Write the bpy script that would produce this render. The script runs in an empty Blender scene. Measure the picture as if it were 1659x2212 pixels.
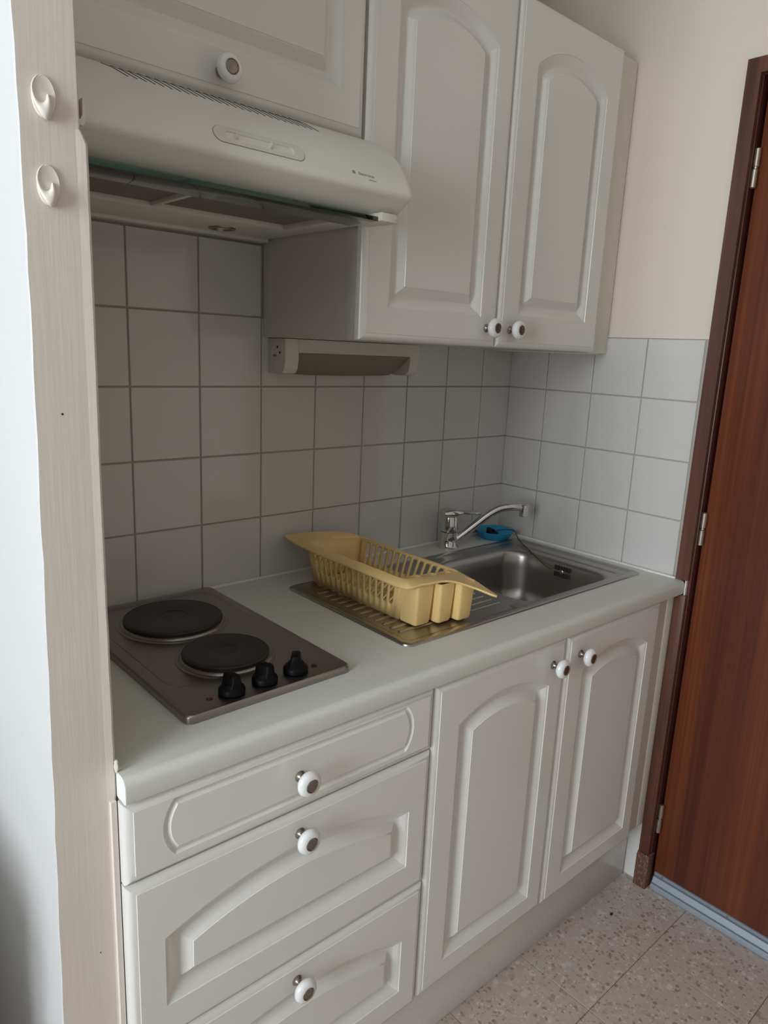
import bpy, bmesh, math, random
from mathutils import Vector, Matrix
random.seed(4)
C = bpy.context.scene.collection
D = bpy.data
PI = math.pi

# ------------------------------------------------------------------ camera
cd = D.cameras.new('camera'); cam = D.objects.new('camera', cd); C.objects.link(cam)
_R = ((0.74691301, -0.66348553, 0.04367965),
      (-0.1155035, -0.19415863, -0.97414648),
      (0.65481287, 0.72255753, -0.22165451))
rx, dn, fw = (Vector(r) for r in _R)
m = Matrix.Identity(4)
for i in range(3):
    m[i][0] = rx[i]; m[i][1] = -dn[i]; m[i][2] = -fw[i]
m[0][3], m[1][3], m[2][3] = -0.57444782, -1.39151727, 1.4411693
cam.matrix_world = m
cd.sensor_fit = 'AUTO'; cd.sensor_width = 36.0; cd.lens = 25.13; cd.clip_start = 0.02
bpy.context.scene.camera = cam

# ------------------------------------------------------------------ world, light, exposure
sc = bpy.context.scene
W = D.worlds.new('world'); sc.world = W; W.use_nodes = True
bg = W.node_tree.nodes['Background']
bg.inputs[0].default_value = (0.62, 0.78, 1.0, 1); bg.inputs[1].default_value = 1.2
vs = sc.view_settings
vs.view_transform = 'Standard'; vs.look = 'None'; vs.gamma = 1.0; vs.use_curve_mapping = False
vs.exposure = 0.0
def area(name, loc, target, sx, sy, watts, col):
    l = D.lights.new(name, 'AREA'); l.shape = 'RECTANGLE'; l.size = sx; l.size_y = sy
    l.energy = watts; l.color = col
    o = D.objects.new(name, l); C.objects.link(o); o.location = loc
    o.rotation_euler = (Vector(target) - Vector(loc)).to_track_quat('-Z', 'Y').to_euler()
    return o
WIN_Y0, WIN_Y1, WIN_Z0, WIN_Z1 = -1.75, -0.58, 0.85, 2.42        # window in the west wall
WEST, REAR, EAST, CEIL = -2.6, -3.4, 1.1766, 2.5
area('daylight_through_window', (WEST - 0.16, (WIN_Y0 + WIN_Y1) / 2, (WIN_Z0 + WIN_Z1) / 2),
     (0, (WIN_Y0 + WIN_Y1) / 2, (WIN_Z0 + WIN_Z1) / 2), 1.15, 1.55, 82, (0.87, 0.94, 1.0))

# ------------------------------------------------------------------ materials
def mat(name, col, rough=0.5, metal=0.0, spec=0.5, coat=0.0, noise=None, bump=None, aniso=None):
    """noise=(scale, amount[, detail]) mottles the colour; bump=(scale, strength[, distance])"""
    m = D.materials.new(name); m.use_nodes = True
    nt = m.node_tree; b = nt.nodes['Principled BSDF']
    b.inputs['Base Color'].default_value = (*col, 1); b.inputs['Roughness'].default_value = rough
    b.inputs['Metallic'].default_value = metal; b.inputs['Specular IOR Level'].default_value = spec
    b.inputs['Coat Weight'].default_value = coat; b.inputs['Coat Roughness'].default_value = 0.08
    tc = nt.nodes.new('ShaderNodeTexCoord')
    if noise:
        n = nt.nodes.new('ShaderNodeTexNoise'); n.inputs['Scale'].default_value = noise[0]
        n.inputs['Detail'].default_value = noise[2] if len(noise) > 2 else 4
        nt.links.new(tc.outputs['Object'], n.inputs['Vector'])
        mx = nt.nodes.new('ShaderNodeMix'); mx.data_type = 'RGBA'
        k = noise[1]
        mx.inputs[6].default_value = (*[c * (1 - k) for c in col], 1)
        mx.inputs[7].default_value = (*[min(1, c * (1 + k)) for c in col], 1)
        nt.links.new(n.outputs['Fac'], mx.inputs[0]); nt.links.new(mx.outputs[2], b.inputs['Base Color'])
    if bump:
        n2 = nt.nodes.new('ShaderNodeTexNoise'); n2.inputs['Scale'].default_value = bump[0]
        n2.inputs['Detail'].default_value = 5
        mp = nt.nodes.new('ShaderNodeMapping')
        if len(bump) > 3: mp.inputs['Scale'].default_value = bump[3]
        nt.links.new(tc.outputs['Object'], mp.inputs['Vector']); nt.links.new(mp.outputs[0], n2.inputs['Vector'])
        bp = nt.nodes.new('ShaderNodeBump'); bp.inputs['Strength'].default_value = bump[1]
        bp.inputs['Distance'].default_value = bump[2] if len(bump) > 2 else 0.002
        nt.links.new(n2.outputs['Fac'], bp.inputs['Height']); nt.links.new(bp.outputs[0], b.inputs['Normal'])
    return m

M = {}
M['lacquer'] = mat('white_lacquer', (0.78, 0.755, 0.715), 0.22, spec=0.5, noise=(3, 0.01), bump=(260, 0.02, 0.0004))
M['carcass'] = mat('white_melamine', (0.68, 0.65, 0.60), 0.45, noise=(4, 0.015))
M['filler'] = mat('cream_filler', (0.75, 0.71, 0.63), 0.5, noise=(5, 0.02))
M['worktop'] = mat('pale_laminate', (0.72, 0.72, 0.665), 0.42, noise=(220, 0.05, 2), bump=(420, 0.08, 0.0003))
M['endcap'] = mat('white_edge_strip', (0.82, 0.82, 0.80), 0.4, noise=(5, 0.01))
M['steel'] = mat('brushed_steel', (0.42, 0.40, 0.38), 0.30, metal=1.0, noise=(8, 0.06), bump=(40, 0.05, 0.0005, (1, 30, 1)))
M['hobsteel'] = mat('hob_steel', (0.33, 0.30, 0.28), 0.30, metal=1.0, noise=(6, 0.06), bump=(40, 0.05, 0.0005, (30, 1, 1)))
M['chrome'] = mat('chrome', (0.72, 0.72, 0.72), 0.08, metal=1.0, noise=(6, 0.02))
M['iron'] = mat('cast_iron', (0.018, 0.015, 0.013), 0.42, noise=(30, 0.25), bump=(90, 0.12, 0.0006))
M['ironrim'] = mat('dark_steel_ring', (0.12, 0.10, 0.095), 0.3, metal=1.0, noise=(10, 0.1))
M['black'] = mat('black_plastic', (0.004, 0.004, 0.0045), 0.45, spec=0.15, noise=(20, 0.1))
M['dark'] = mat('dark_gap', (0.03, 0.026, 0.022), 0.7, noise=(20, 0.1))
M['redlens'] = mat('red_lens', (0.10, 0.018, 0.012), 0.25, noise=(40, 0.2))
M['ceramic'] = mat('white_ceramic', (0.84, 0.84, 0.83), 0.10, coat=0.5, noise=(5, 0.01))
M['pewter'] = mat('pewter', (0.30, 0.26, 0.22), 0.3, metal=1.0, noise=(50, 0.12))
M['tile'] = mat('white_glazed_tile', (0.67, 0.645, 0.615), 0.11, noise=(2.5, 0.015), bump=(9, 0.04, 0.002))
M['grout'] = mat('grey_grout', (0.47, 0.42, 0.36), 0.9, noise=(60, 0.12), bump=(200, 0.3, 0.0006))
M['paint'] = mat('cream_wall_paint', (0.77, 0.685, 0.565), 0.85, noise=(2.2, 0.03), bump=(55, 0.12, 0.001))
M['greypaint'] = mat('greige_wall_paint', (0.52, 0.505, 0.475), 0.85, noise=(2.2, 0.03), bump=(55, 0.12, 0.001))
M['whitepaint'] = mat('white_wall_paint', (0.87, 0.855, 0.82), 0.85, noise=(3, 0.03), bump=(60, 0.15, 0.001))
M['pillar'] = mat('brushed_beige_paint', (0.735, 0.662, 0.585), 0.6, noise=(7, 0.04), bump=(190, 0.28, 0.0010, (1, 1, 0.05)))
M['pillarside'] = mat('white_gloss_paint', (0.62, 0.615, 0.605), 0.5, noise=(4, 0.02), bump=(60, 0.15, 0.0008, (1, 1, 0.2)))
M['hood'] = mat('hood_enamel', (0.78, 0.755, 0.70), 0.34, noise=(3, 0.015), bump=(300, 0.03, 0.0003))
M['hoodplastic'] = mat('cream_plastic', (0.72, 0.68, 0.59), 0.42, noise=(8, 0.02))
M['filter'] = mat('grey_filter', (0.25, 0.22, 0.19), 0.7, noise=(30, 0.08), bump=(300, 0.2, 0.0005))
M['switch'] = mat('white_plastic', (0.72, 0.69, 0.63), 0.4, noise=(8, 0.02))
M['diffuser'] = mat('shaded_diffuser', (0.25, 0.22, 0.18), 0.6, noise=(8, 0.04))  # shadow in the strip light's recess is put into this dark colour
M['yellow'] = mat('yellow_plastic', (0.91, 0.655, 0.275), 0.38, noise=(12, 0.03))
M['blue'] = mat('blue_plastic', (0.025, 0.36, 0.66), 0.35, noise=(20, 0.04))
M['print'] = mat('grey_print', (0.30, 0.29, 0.26), 0.6, noise=(30, 0.05))
M['alu'] = mat('aluminium', (0.33, 0.37, 0.42), 0.5, metal=0.4, noise=(8, 0.04), bump=(50, 0.05, 0.0004, (1, 0.05, 1)))
M['hinge'] = mat('aged_steel', (0.42, 0.37, 0.30), 0.42, metal=0.9, noise=(60, 0.2))
M['hookplastic'] = mat('cream_hook_plastic', (0.76, 0.70, 0.625), 0.38, noise=(8, 0.02))
M['chain'] = mat('tarnished_chain', (0.16, 0.125, 0.10), 0.4, metal=0.9, noise=(80, 0.2))
M['caulk'] = mat('white_caulk', (0.82, 0.80, 0.76), 0.7, noise=(60, 0.05), bump=(150, 0.6, 0.002))

def wood(name, c0, c1, c2, rough, stretch=0.05, scale=9.0):
    m = D.materials.new(name); m.use_nodes = True; nt = m.node_tree; b = nt.nodes['Principled BSDF']
    b.inputs['Roughness'].default_value = rough
    tc = nt.nodes.new('ShaderNodeTexCoord'); mp = nt.nodes.new('ShaderNodeMapping')
    mp.inputs['Scale'].default_value = (1, 1, stretch)
    nt.links.new(tc.outputs['Object'], mp.inputs['Vector'])
    n = nt.nodes.new('ShaderNodeTexNoise'); n.inputs['Scale'].default_value = scale; n.inputs['Detail'].default_value = 3
    n.inputs['Distortion'].default_value = 0.35
    nt.links.new(mp.outputs[0], n.inputs['Vector'])
    mp2 = nt.nodes.new('ShaderNodeMapping'); mp2.inputs['Scale'].default_value = (1, 1, 0.012)
    nt.links.new(tc.outputs['Object'], mp2.inputs['Vector'])
    n2 = nt.nodes.new('ShaderNodeTexNoise'); n2.inputs['Scale'].default_value = 150; n2.inputs['Detail'].default_value = 4
    nt.links.new(mp2.outputs[0], n2.inputs['Vector'])
    ad = nt.nodes.new('ShaderNodeMath'); ad.operation = 'MULTIPLY_ADD'; ad.inputs[1].default_value = 0.42
    sb = nt.nodes.new('ShaderNodeMath'); sb.operation = 'SUBTRACT'; sb.inputs[1].default_value = 0.21
    nt.links.new(n2.outputs['Fac'], ad.inputs[0]); nt.links.new(n.outputs['Fac'], ad.inputs[2])
    nt.links.new(ad.outputs[0], sb.inputs[0])
    r = nt.nodes.new('ShaderNodeValToRGB'); e = r.color_ramp.elements
    e[0].position = 0.30; e[0].color = (*c0, 1); e[1].position = 0.70; e[1].color = (*c2, 1)
    k = r.color_ramp.elements.new(0.5); k.color = (*c1, 1)
    nt.links.new(sb.outputs[0], r.inputs[0]); nt.links.new(r.outputs[0], b.inputs['Base Color'])
    bp = nt.nodes.new('ShaderNodeBump'); bp.inputs['Strength'].default_value = 0.08; bp.inputs['Distance'].default_value = 0.001
    nt.links.new(n2.outputs['Fac'], bp.inputs['Height']); nt.links.new(bp.outputs[0], b.inputs['Normal'])
    return m
M['doorwood'] = wood('sapele_door', (0.085, 0.021, 0.011), (0.150, 0.036, 0.014), (0.225, 0.062, 0.021), 0.40, 0.035, 9)
M['framewood'] = wood('brown_frame_wood', (0.072, 0.026, 0.015), (0.112, 0.042, 0.024), (0.155, 0.063, 0.036), 0.42, 0.06, 30)
M['revealwood'] = wood('red_brown_reveal', (0.050, 0.011, 0.008), (0.072, 0.016, 0.011), (0.10, 0.024, 0.015), 0.42, 0.06, 30)

def scuffed():
    m = M['framewood'].copy(); m.name = 'scuffed_wood'; nt = m.node_tree; b = nt.nodes['Principled BSDF']
    old = b.inputs['Base Color'].links[0].from_socket
    tc = nt.nodes.new('ShaderNodeTexCoord'); mp = nt.nodes.new('ShaderNodeMapping'); mp.inputs['Scale'].default_value = (1, 1, 0.4)
    n = nt.nodes.new('ShaderNodeTexNoise'); n.inputs['Scale'].default_value = 260; n.inputs['Detail'].default_value = 6
    nt.links.new(tc.outputs['Object'], mp.inputs[0]); nt.links.new(mp.outputs[0], n.inputs['Vector'])
    r = nt.nodes.new('ShaderNodeValToRGB'); r.color_ramp.elements[0].position = 0.52; r.color_ramp.elements[1].position = 0.78
    nt.links.new(n.outputs['Fac'], r.inputs[0])
    mx = nt.nodes.new('ShaderNodeMix'); mx.data_type = 'RGBA'
    nt.links.new(r.outputs[0], mx.inputs[0]); nt.links.new(old, mx.inputs[6]); mx.inputs[7].default_value = (0.36, 0.24, 0.17, 1)
    nt.links.new(mx.outputs[2], b.inputs['Base Color']); b.inputs['Roughness'].default_value = 0.7
    return m
M['scuffed'] = scuffed()

def terrazzo():
    m = D.materials.new('terrazzo'); m.use_nodes = True; nt = m.node_tree; b = nt.nodes['Principled BSDF']
    b.inputs['Roughness'].default_value = 0.42
    geo = nt.nodes.new('ShaderNodeNewGeometry')
    n0 = nt.nodes.new('ShaderNodeTexNoise'); n0.inputs['Scale'].default_value = 70; n0.inputs['Detail'].default_value = 3
    nt.links.new(geo.outputs['Position'], n0.inputs['Vector'])
    base = nt.nodes.new('ShaderNodeMix'); base.data_type = 'RGBA'
    base.inputs[6].default_value = (0.46, 0.39, 0.345, 1); base.inputs[7].default_value = (0.59, 0.515, 0.465, 1)
    nt.links.new(n0.outputs['Fac'], base.inputs[0])
    last = base.outputs[2]
    for sc_, thr, keep, c0, c1 in ((52, 0.40, 0.50, (0.44, 0.36, 0.31), (0.68, 0.62, 0.57)),
                                   (72, 0.36, 0.42, (0.30, 0.225, 0.185), (0.45, 0.365, 0.315)),
                                   (130, 0.40, 0.55, (0.70, 0.64, 0.59), (0.32, 0.245, 0.205))):
        mp = nt.nodes.new('ShaderNodeMapping'); mp.inputs['Location'].default_value = (sc_, sc_ * .37, 0)
        wr = nt.nodes.new('ShaderNodeTexNoise'); wr.inputs['Scale'].default_value = sc_ * 1.3
        mx0 = nt.nodes.new('ShaderNodeMix'); mx0.data_type = 'VECTOR'; mx0.inputs[0].default_value = 0.012
        nt.links.new(geo.outputs['Position'], wr.inputs['Vector'])
        nt.links.new(geo.outputs['Position'], mx0.inputs[4]); nt.links.new(wr.outputs['Color'], mx0.inputs[5])
        nt.links.new(mx0.outputs[1], mp.inputs[0])
        v = nt.nodes.new('ShaderNodeTexVoronoi'); v.inputs['Scale'].default_value = sc_
        nt.links.new(mp.outputs[0], v.inputs['Vector'])
        s = nt.nodes.new('ShaderNodeSeparateColor'); nt.links.new(v.outputs['Color'], s.inputs[0])
        lt = nt.nodes.new('ShaderNodeMath'); lt.operation = 'LESS_THAN'; nt.links.new(v.outputs['Distance'], lt.inputs[0]); lt.inputs[1].default_value = thr
        kp = nt.nodes.new('ShaderNodeMath'); kp.operation = 'LESS_THAN'; nt.links.new(s.outputs[0], kp.inputs[0]); kp.inputs[1].default_value = keep
        mu = nt.nodes.new('ShaderNodeMath'); mu.operation = 'MULTIPLY'; nt.links.new(lt.outputs[0], mu.inputs[0]); nt.links.new(kp.outputs[0], mu.inputs[1])
        cm = nt.nodes.new('ShaderNodeMix'); cm.data_type = 'RGBA'; cm.inputs[6].default_value = (*c0, 1); cm.inputs[7].default_value = (*c1, 1)
        nt.links.new(s.outputs[1], cm.inputs[0])
        mx = nt.nodes.new('ShaderNodeMix'); mx.data_type = 'RGBA'
        nt.links.new(mu.outputs[0], mx.inputs[0]); nt.links.new(last, mx.inputs[6]); nt.links.new(cm.outputs[2], mx.inputs[7])
        last = mx.outputs[2]
    nt.links.new(last, b.inputs['Base Color'])
    return m
M['terrazzo'] = terrazzo()
M['floorjoint'] = mat('dark_floor_joint', (0.16, 0.12, 0.10), 0.9, noise=(40, 0.2))

def glass(name, col, rough=0.02):
    m = mat(name, col, rough, noise=(5, 0.02)); b = m.node_tree.nodes['Principled BSDF']
    b.inputs['Transmission Weight'].default_value = 1.0; b.inputs['IOR'].default_value = 1.5
    return m
M['greenglass'] = glass('green_glass', (0.92, 0.97, 0.95))
_nt = M['greenglass'].node_tree; _va = _nt.nodes.new('ShaderNodeVolumeAbsorption')
_va.inputs['Color'].default_value = (0.30, 0.62, 0.50, 1); _va.inputs['Density'].default_value = 38
_nt.links.new(_va.outputs[0], _nt.nodes['Material Output'].inputs['Volume'])
M['clearglass'] = glass('clear_glass', (0.97, 0.98, 0.98))

# ------------------------------------------------------------------ mesh helpers
def NB(): return bmesh.new()
def box(bm, x0, x1, y0, y1, z0, z1, bev=0.0):
    vs_ = [bm.verts.new((x, y, z)) for z in (z0, z1) for y in (y0, y1) for x in (x0, x1)]
    fs = [bm.faces.new([vs_[i] for i in f]) for f in ((0, 2, 3, 1), (4, 5, 7, 6), (0, 1, 5, 4), (2, 6, 7, 3), (0, 4, 6, 2), (1, 3, 7, 5))]
    if bev > 0:
        es = list({e for f in fs for e in f.edges})
        bmesh.ops.bevel(bm, geom=es, offset=bev, segments=2, affect='EDGES', profile=0.5)
def loft(bm, rings, cap0=False, cap1=False, closed=True):
    R = [[bm.verts.new(p) for p in r] for r in rings]
    n = len(R[0])
    for a, b in zip(R, R[1:]):
        for i in range(n if closed else n - 1):
            j = (i + 1) % n
            try: bm.faces.new((a[i], a[j], b[j], b[i]))
            except ValueError: pass
    if cap0: bm.faces.new(list(reversed(R[0])))
    if cap1: bm.faces.new(R[-1])
    return R
def lathe(bm, prof, c=(0, 0, 0), axis='z', n=32, cap=True):
    """prof: (radius, height along axis)"""
    rings = []
    for r, h in prof:
        ring = []
        for k in range(n):
            a = 2 * PI * k / n; u, v = r * math.cos(a), r * math.sin(a)
            if axis == 'z': p = (c[0] + u, c[1] + v, c[2] + h)
            elif axis == '-y': p = (c[0] + u, c[1] - h, c[2] + v)
            elif axis == '-x': p = (c[0] - h, c[1] + u, c[2] + v)
            ring.append(p)
        rings.append(ring)
    loft(bm, rings, cap, cap)
def tube(bm, pts, rad, n=12, caps=True):
    pts = [Vector(p) for p in pts]; rings = []
    up = Vector((0, 0, 1)); prev = None
    for i, p in enumerate(pts):
        t = (pts[min(i + 1, len(pts) - 1)] - pts[max(i - 1, 0)]).normalized()
        if prev is None:
            a = up.cross(t)
            if a.length < 1e-3: a = Vector((1, 0, 0)).cross(t)
        else: a = prev - prev.dot(t) * t
        a.normalize(); prev = a; b = t.cross(a)
        r = rad[i] if isinstance(rad, (list, tuple)) else rad
        rings.append([p + r * (math.cos(2 * PI * k / n) * a + math.sin(2 * PI * k / n) * b) for k in range(n)])
    loft(bm, rings, caps, caps)
def spline(pts, k=8):
    """Catmull-Rom through the points"""
    P = [Vector(p) for p in pts]; P = [2 * P[0] - P[1]] + P + [2 * P[-1] - P[-2]]; out = []
    for i in range(1, len(P) - 2):
        for s in range(k):
            t = s / k; a, b, c, d = P[i - 1:i + 3]
            out.append(0.5 * ((2 * b) + (c - a) * t + (2 * a - 5 * b + 4 * c - d) * t * t + (3 * b - a - 3 * c + d) * t ** 3))
    out.append(P[-2]); return out
def rrect(x0, x1, y0, y1, r, z, n=6):
    out = []
    for cx, cy, a0 in ((x1 - r, y0 + r, -PI / 2), (x1 - r, y1 - r, 0), (x0 + r, y1 - r, PI / 2), (x0 + r, y0 + r, PI)):
        for k in range(n + 1):
            a = a0 + PI / 2 * k / n; out.append((cx + r * math.cos(a), cy + r * math.sin(a), z))
    return out

def link(name, bm, mt, parent=None, angle=35, smooth=True):
    me = D.meshes.new(name)
    bmesh.ops.remove_doubles(bm, verts=bm.verts, dist=1e-6)
    bmesh.ops.recalc_face_normals(bm, faces=bm.faces)
    bm.to_mesh(me); bm.free()
    for mm in (mt if isinstance(mt, list) else [mt]): me.materials.append(mm)
    if smooth:
        me.polygons.foreach_set('use_smooth', [True] * len(me.polygons))
        me.set_sharp_from_angle(angle=math.radians(angle))
    o = D.objects.new(name, me); C.objects.link(o)
    if parent is not None:
        o.parent = parent
        b = parent.get('_base')
        if b is not None: me.transform(Matrix.Translation(-Vector(b)))
    return o
def thing(name, label, cat, base, world=None, rotz=0.0, group=None):
    """Empty at the thing's base; parts are modelled in the coordinates in which base is given"""
    o = D.objects.new(name, None); C.objects.link(o); o.empty_display_size = 0.05
    o.location = world if world is not None else base; o.rotation_euler = (0, 0, rotz)
    o['_base'] = list(base); o['label'] = label; o['category'] = cat
    if group: o['group'] = group
    return o
def sub(name, bm, mt, part, angle=35):
    """sub-part: child of a part; same coordinates as the part"""
    o = link(name, bm, mt, None, angle)
    root = part.parent; o.data.transform(Matrix.Translation(-Vector(root['_base'])))
    o.parent = part
    return o
def struct(name, bm, mt, angle=35):
    o = link(name, bm, mt, None, angle); o['kind'] = 'structure'; return o
def tag(o, label, cat, group=None):
    o['label'] = label; o['category'] = cat
    if group: o['group'] = group
    return o

# ------------------------------------------------------------------ the room
XR = EAST
PT = 0.006                                             # tile thickness: tile faces at y=0 and x=XR
bm = NB(); box(bm, -0.36, XR + 0.2, PT, 0.16, 0, CEIL); wall_back = struct('wall_back', bm, M['paint'])
bm = NB(); box(bm, -0.275, XR + PT, PT - 0.0022, PT + 0.002, 0.885, 1.66)
wb_grout = link('grout_bed', bm, M['grout'], wall_back)
bm = NB()
PX = XR + 0.003
box(bm, PX + 0.003, XR + 0.2, -0.60, 0.15, 0, CEIL)    # masonry
box(bm, PX, PX + 0.004, -0.60, PT, 1.5005, CEIL)       # plaster above the tiles
box(bm, PX, PX + 0.004, -0.60, PT, 0, 0.885)
box(bm, PX, XR + 0.2, -1.51, -0.60, 2.096, CEIL)
box(bm, PX, XR + 0.2, REAR, -1.51, 0, CEIL)
wall_right = struct('wall_right', bm, M['paint'])
bm = NB(); box(bm, XR + PT - 0.0022, XR + PT + 0.003, -0.597, PT, 0.885, 1.4985)
link('grout_bed', bm, M['grout'], wall_right)
bm = NB(); box(bm, PX - 0.002, PX + 0.001, -0.60, -0.40, 0.0, 0.19); link('white_skirting_patch', bm, M['whitepaint'], wall_right)
bm = NB(); box(bm, PX - 0.0035, PX + 0.004, -0.594, 0, 1.4985, 1.5025); link('tile_capping', bm, M['filler'], wall_right)

T, G = 0.15, 0.0032
tile_meshes = {}
def tile_mesh(w, h):
    key = (round(w, 4), round(h, 4))
    if key not in tile_meshes:
        bm = NB(); b = 0.0012
        loft(bm, [[(0, 0.006, 0), (w, 0.006, 0), (w, 0.006, h), (0, 0.006, h)],
                  [(0, b, 0), (w, b, 0), (w, b, h), (0, b, h)],
                  [(b, 0, b), (w - b, 0, b), (w - b, 0, h - b), (b, 0, h - b)]], False, True)
        bmesh.ops.recalc_face_normals(bm, faces=bm.faces)
        me = D.meshes.new('tile'); bm.to_mesh(me); bm.free(); me.materials.append(M['tile']); tile_meshes[key] = me
    return tile_meshes[key]
def put_tile(a0, a1, z0, z1, wall):
    o = D.objects.new('tile', tile_mesh(a1 - a0 - G, z1 - z0 - G)); C.objects.link(o)
    j = random.uniform(-0.0003, 0.0003)
    if wall is wall_back: o.location = (a0 + G / 2, j, z0 + G / 2)
    else: o.location = (XR + j, -(a0 + G / 2), z0 + G / 2); o.rotation_euler = (0, 0, -PI / 2)
    o.rotation_euler.x = random.uniform(-.0025, .0025); o.rotation_euler.z += random.uniform(-.0025, .0025)
    o.parent = wall
zr = [0.898, 1.048, 1.198, 1.348, 1.498, 1.648]
xs = [-0.272] + [0.15 * i for i in range(-1, 8)] + [XR + G]
for i in range(len(xs) - 1):
    for k in range(5):
        if k == 4 and xs[i] > 0.29: continue
        z1 = zr[k + 1]
        put_tile(xs[i], xs[i + 1], zr[k], z1, wall_back)
ys = [0.0 - G / 2, 0.1341, 0.2841, 0.4341, 0.5845]
for i in range(4):
    for k in range(4): put_tile(ys[i], ys[i + 1], zr[k], zr[k + 1], wall_right)

# partition that closes the left side of the niche
def partition():
    zs = [i * 0.035 for i in range(int(CEIL / 0.035) + 1)] + [CEIL]
    def xl(z):
        for (z0, a), (z1, b) in zip(((0, -.364), (.56, -.353), (1.09, -.343), (1.5, -.3375)), ((.56, -.353), (1.09, -.343), (1.5, -.3375), (3, -.339))):
            if z0 <= z <= z1: return a + (b - a) * (z - z0) / (z1 - z0)
    rings = []
    for z in zs:
        x0 = xl(z) + random.uniform(-.0007, .0007); x1 = -0.277
        y0 = -0.565
        rings.append([(x0, 0.006, z), (x0, y0 + .002, z), (x0 + .0015, y0, z), (x1 - .0015, y0, z), (x1, y0 + .0015, z), (x1, 0.006, z)])
    bm = NB(); loft(bm, rings, True, True)
    for f in bm.faces:
        if abs(f.normal.x) < 0.5: pass
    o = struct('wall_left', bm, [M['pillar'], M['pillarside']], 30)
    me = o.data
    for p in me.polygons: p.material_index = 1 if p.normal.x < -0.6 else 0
    # rough plaster bead along the niche edge
    rings = []
    zz = [0.0] + [i * 0.0125 for i in range(1, 133)]
    top = 1.655
    for z in zz:
        if z > top: break
        w = 0.0082 + random.uniform(-.00022, .00025) + .0005 * math.sin(z * 9)
        if z > 1.640: w *= max(.15, (top - z) / .016)
        if z < .87: w -= 0.004 * min(1, (0.87 - z) / .2) 
        y0 = -0.5656
        x0, x1 = -0.2835, -0.277 + w
        rings.append([(x0, -0.40, z), (x0, -.5648, z), (x0 + .004, y0 + .0003, z), (x1 - .004, y0 - .0004, z), (x1 - .001, y0 + .002, z), (x1, y0 + .006, z), (x1, -0.40, z)])
    bm = NB(); loft(bm, rings, True, True)
    link('plaster_edge', bm, M['pillar'], o, 25)
    for nm, x, z, r in (('nail_hole', -.3105, 1.356, .0016), ('nail_hole', -.300, .64, .0012)):
        bm = NB(); lathe(bm, [(r, 0), (r * .6, .0006)], (x, -.5648, z), '-y', 8); link(nm, bm, M['dark'], o)
partition()
# lower filler between partition and drawer unit
bm = NB(); box(bm, -0.2795, -0.2725, -0.572, -0.30, 0, 0.86); link('plaster_fillet', bm, M['pillar'], D.objects['wall_left'])

bm = NB(); box(bm, WEST - .2, XR + .2, REAR - .2, 0.2, CEIL, CEIL + .1); struct('ceiling', bm, M['whitepaint'])
bm = NB(); box(bm, WEST - .2, XR + .2, REAR - .15, REAR, 0, CEIL); struct('wall_rear', bm, M['greypaint'])
bm = NB(); box(bm, WEST, -0.345, 0.0, 0.16, 0, CEIL); struct('wall_north', bm, M['greypaint'])
bm = NB()
box(bm, WEST - .15, WEST, REAR, WIN_Y0, 0, CEIL); box(bm, WEST - .15, WEST, WIN_Y1, 0.15, 0, CEIL)
box(bm, WEST - .15, WEST, WIN_Y0, WIN_Y1, 0, WIN_Z0); box(bm, WEST - .15, WEST, WIN_Y0, WIN_Y1, WIN_Z1, CEIL)
struct('wall_west', bm, M['greypaint'])
bm = NB(); f = .05
ym = (WIN_Y0 + WIN_Y1) / 2
for a, b, c, d in ((WIN_Y0, WIN_Y1, WIN_Z0, WIN_Z0 + f), (WIN_Y0, WIN_Y1, WIN_Z1 - f, WIN_Z1), (WIN_Y0, WIN_Y0 + f, WIN_Z0 + f, WIN_Z1 - f),
                   (WIN_Y1 - f, WIN_Y1, WIN_Z0 + f, WIN_Z1 - f), (ym - .04, ym + .04, WIN_Z0 + f, WIN_Z1 - f)):
    box(bm, WEST - .09, WEST - .04, a, b, c, d)
struct('window_1', bm, M['whitepaint'])

# floor: terrazzo tiles 25 cm on a screed
bm = NB(); box(bm, WEST - .2, XR + .3, REAR - .2, 0.2, -0.08, -0.0016); floor = struct('floor', bm, M['floorjoint'])
ft = D.meshes.new('floor_tile'); bm = NB(); S = 0.25; g = 0.0007
loft(bm, [[(g, g, -.006), (S - g, g, -.006), (S - g, S - g, -.006), (g, S - g, -.006)], [(g, g, -.0006), (S - g, g, -.0006), (S - g, S - g, -.0006), (g, S - g, -.0006)],
          [(g * 2, g * 2, 0), (S - g * 2, g * 2, 0), (S - g * 2, S - g * 2, 0), (g * 2, S - g * 2, 0)]], False, True)
bmesh.ops.recalc_face_normals(bm, faces=bm.faces); bm.to_mesh(ft); bm.free(); ft.materials.append(M['terrazzo'])
for i in range(-14, 2):
    for k in range(-11, 4):
        o = D.objects.new('floor_tile', ft); C.objects.link(o); o.location = (0.955 + S * i, -0.747 + S * k, random.uniform(-.0002, .0002)); o.parent = floor

# ------------------------------------------------------------------ door and its frame
DX = 1.195
bm = NB(); box(bm, DX, DX + .04, -1.470, -0.637, 0.012, 2.058, .0015)
door = struct('door_1', bm, M['doorwood'])
for z in (0.214, 1.038, 1.873):
    bm = NB()
    for dz, dx in ((0.022, .0012), (-0.022, -.0012)):
        lathe(bm, [(.004, -.0205), (.0068, -.0185), (.0068, .0185), (.004, .0205)], (1.1865 + dx, -0.6365, z + dz), 'z', 12)
    lathe(bm, [(.0045, -.003), (.0045, .003)], (1.1865, -0.6365, z), 'z', 10)
    link('hinge', bm, M['hinge'], door)
prof = [(1.195, .046), (1.1905, .046), (1.1900, .0385), (1.1930, .0375), (1.1930, .0355), (1.1862, .0345), (1.1795, .0200), (1.1825, .0190), (1.1820, .0172), (1.1765, .0160), (1.1725, .004), (1.1725, .0018), (1.195, .0018)]
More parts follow.
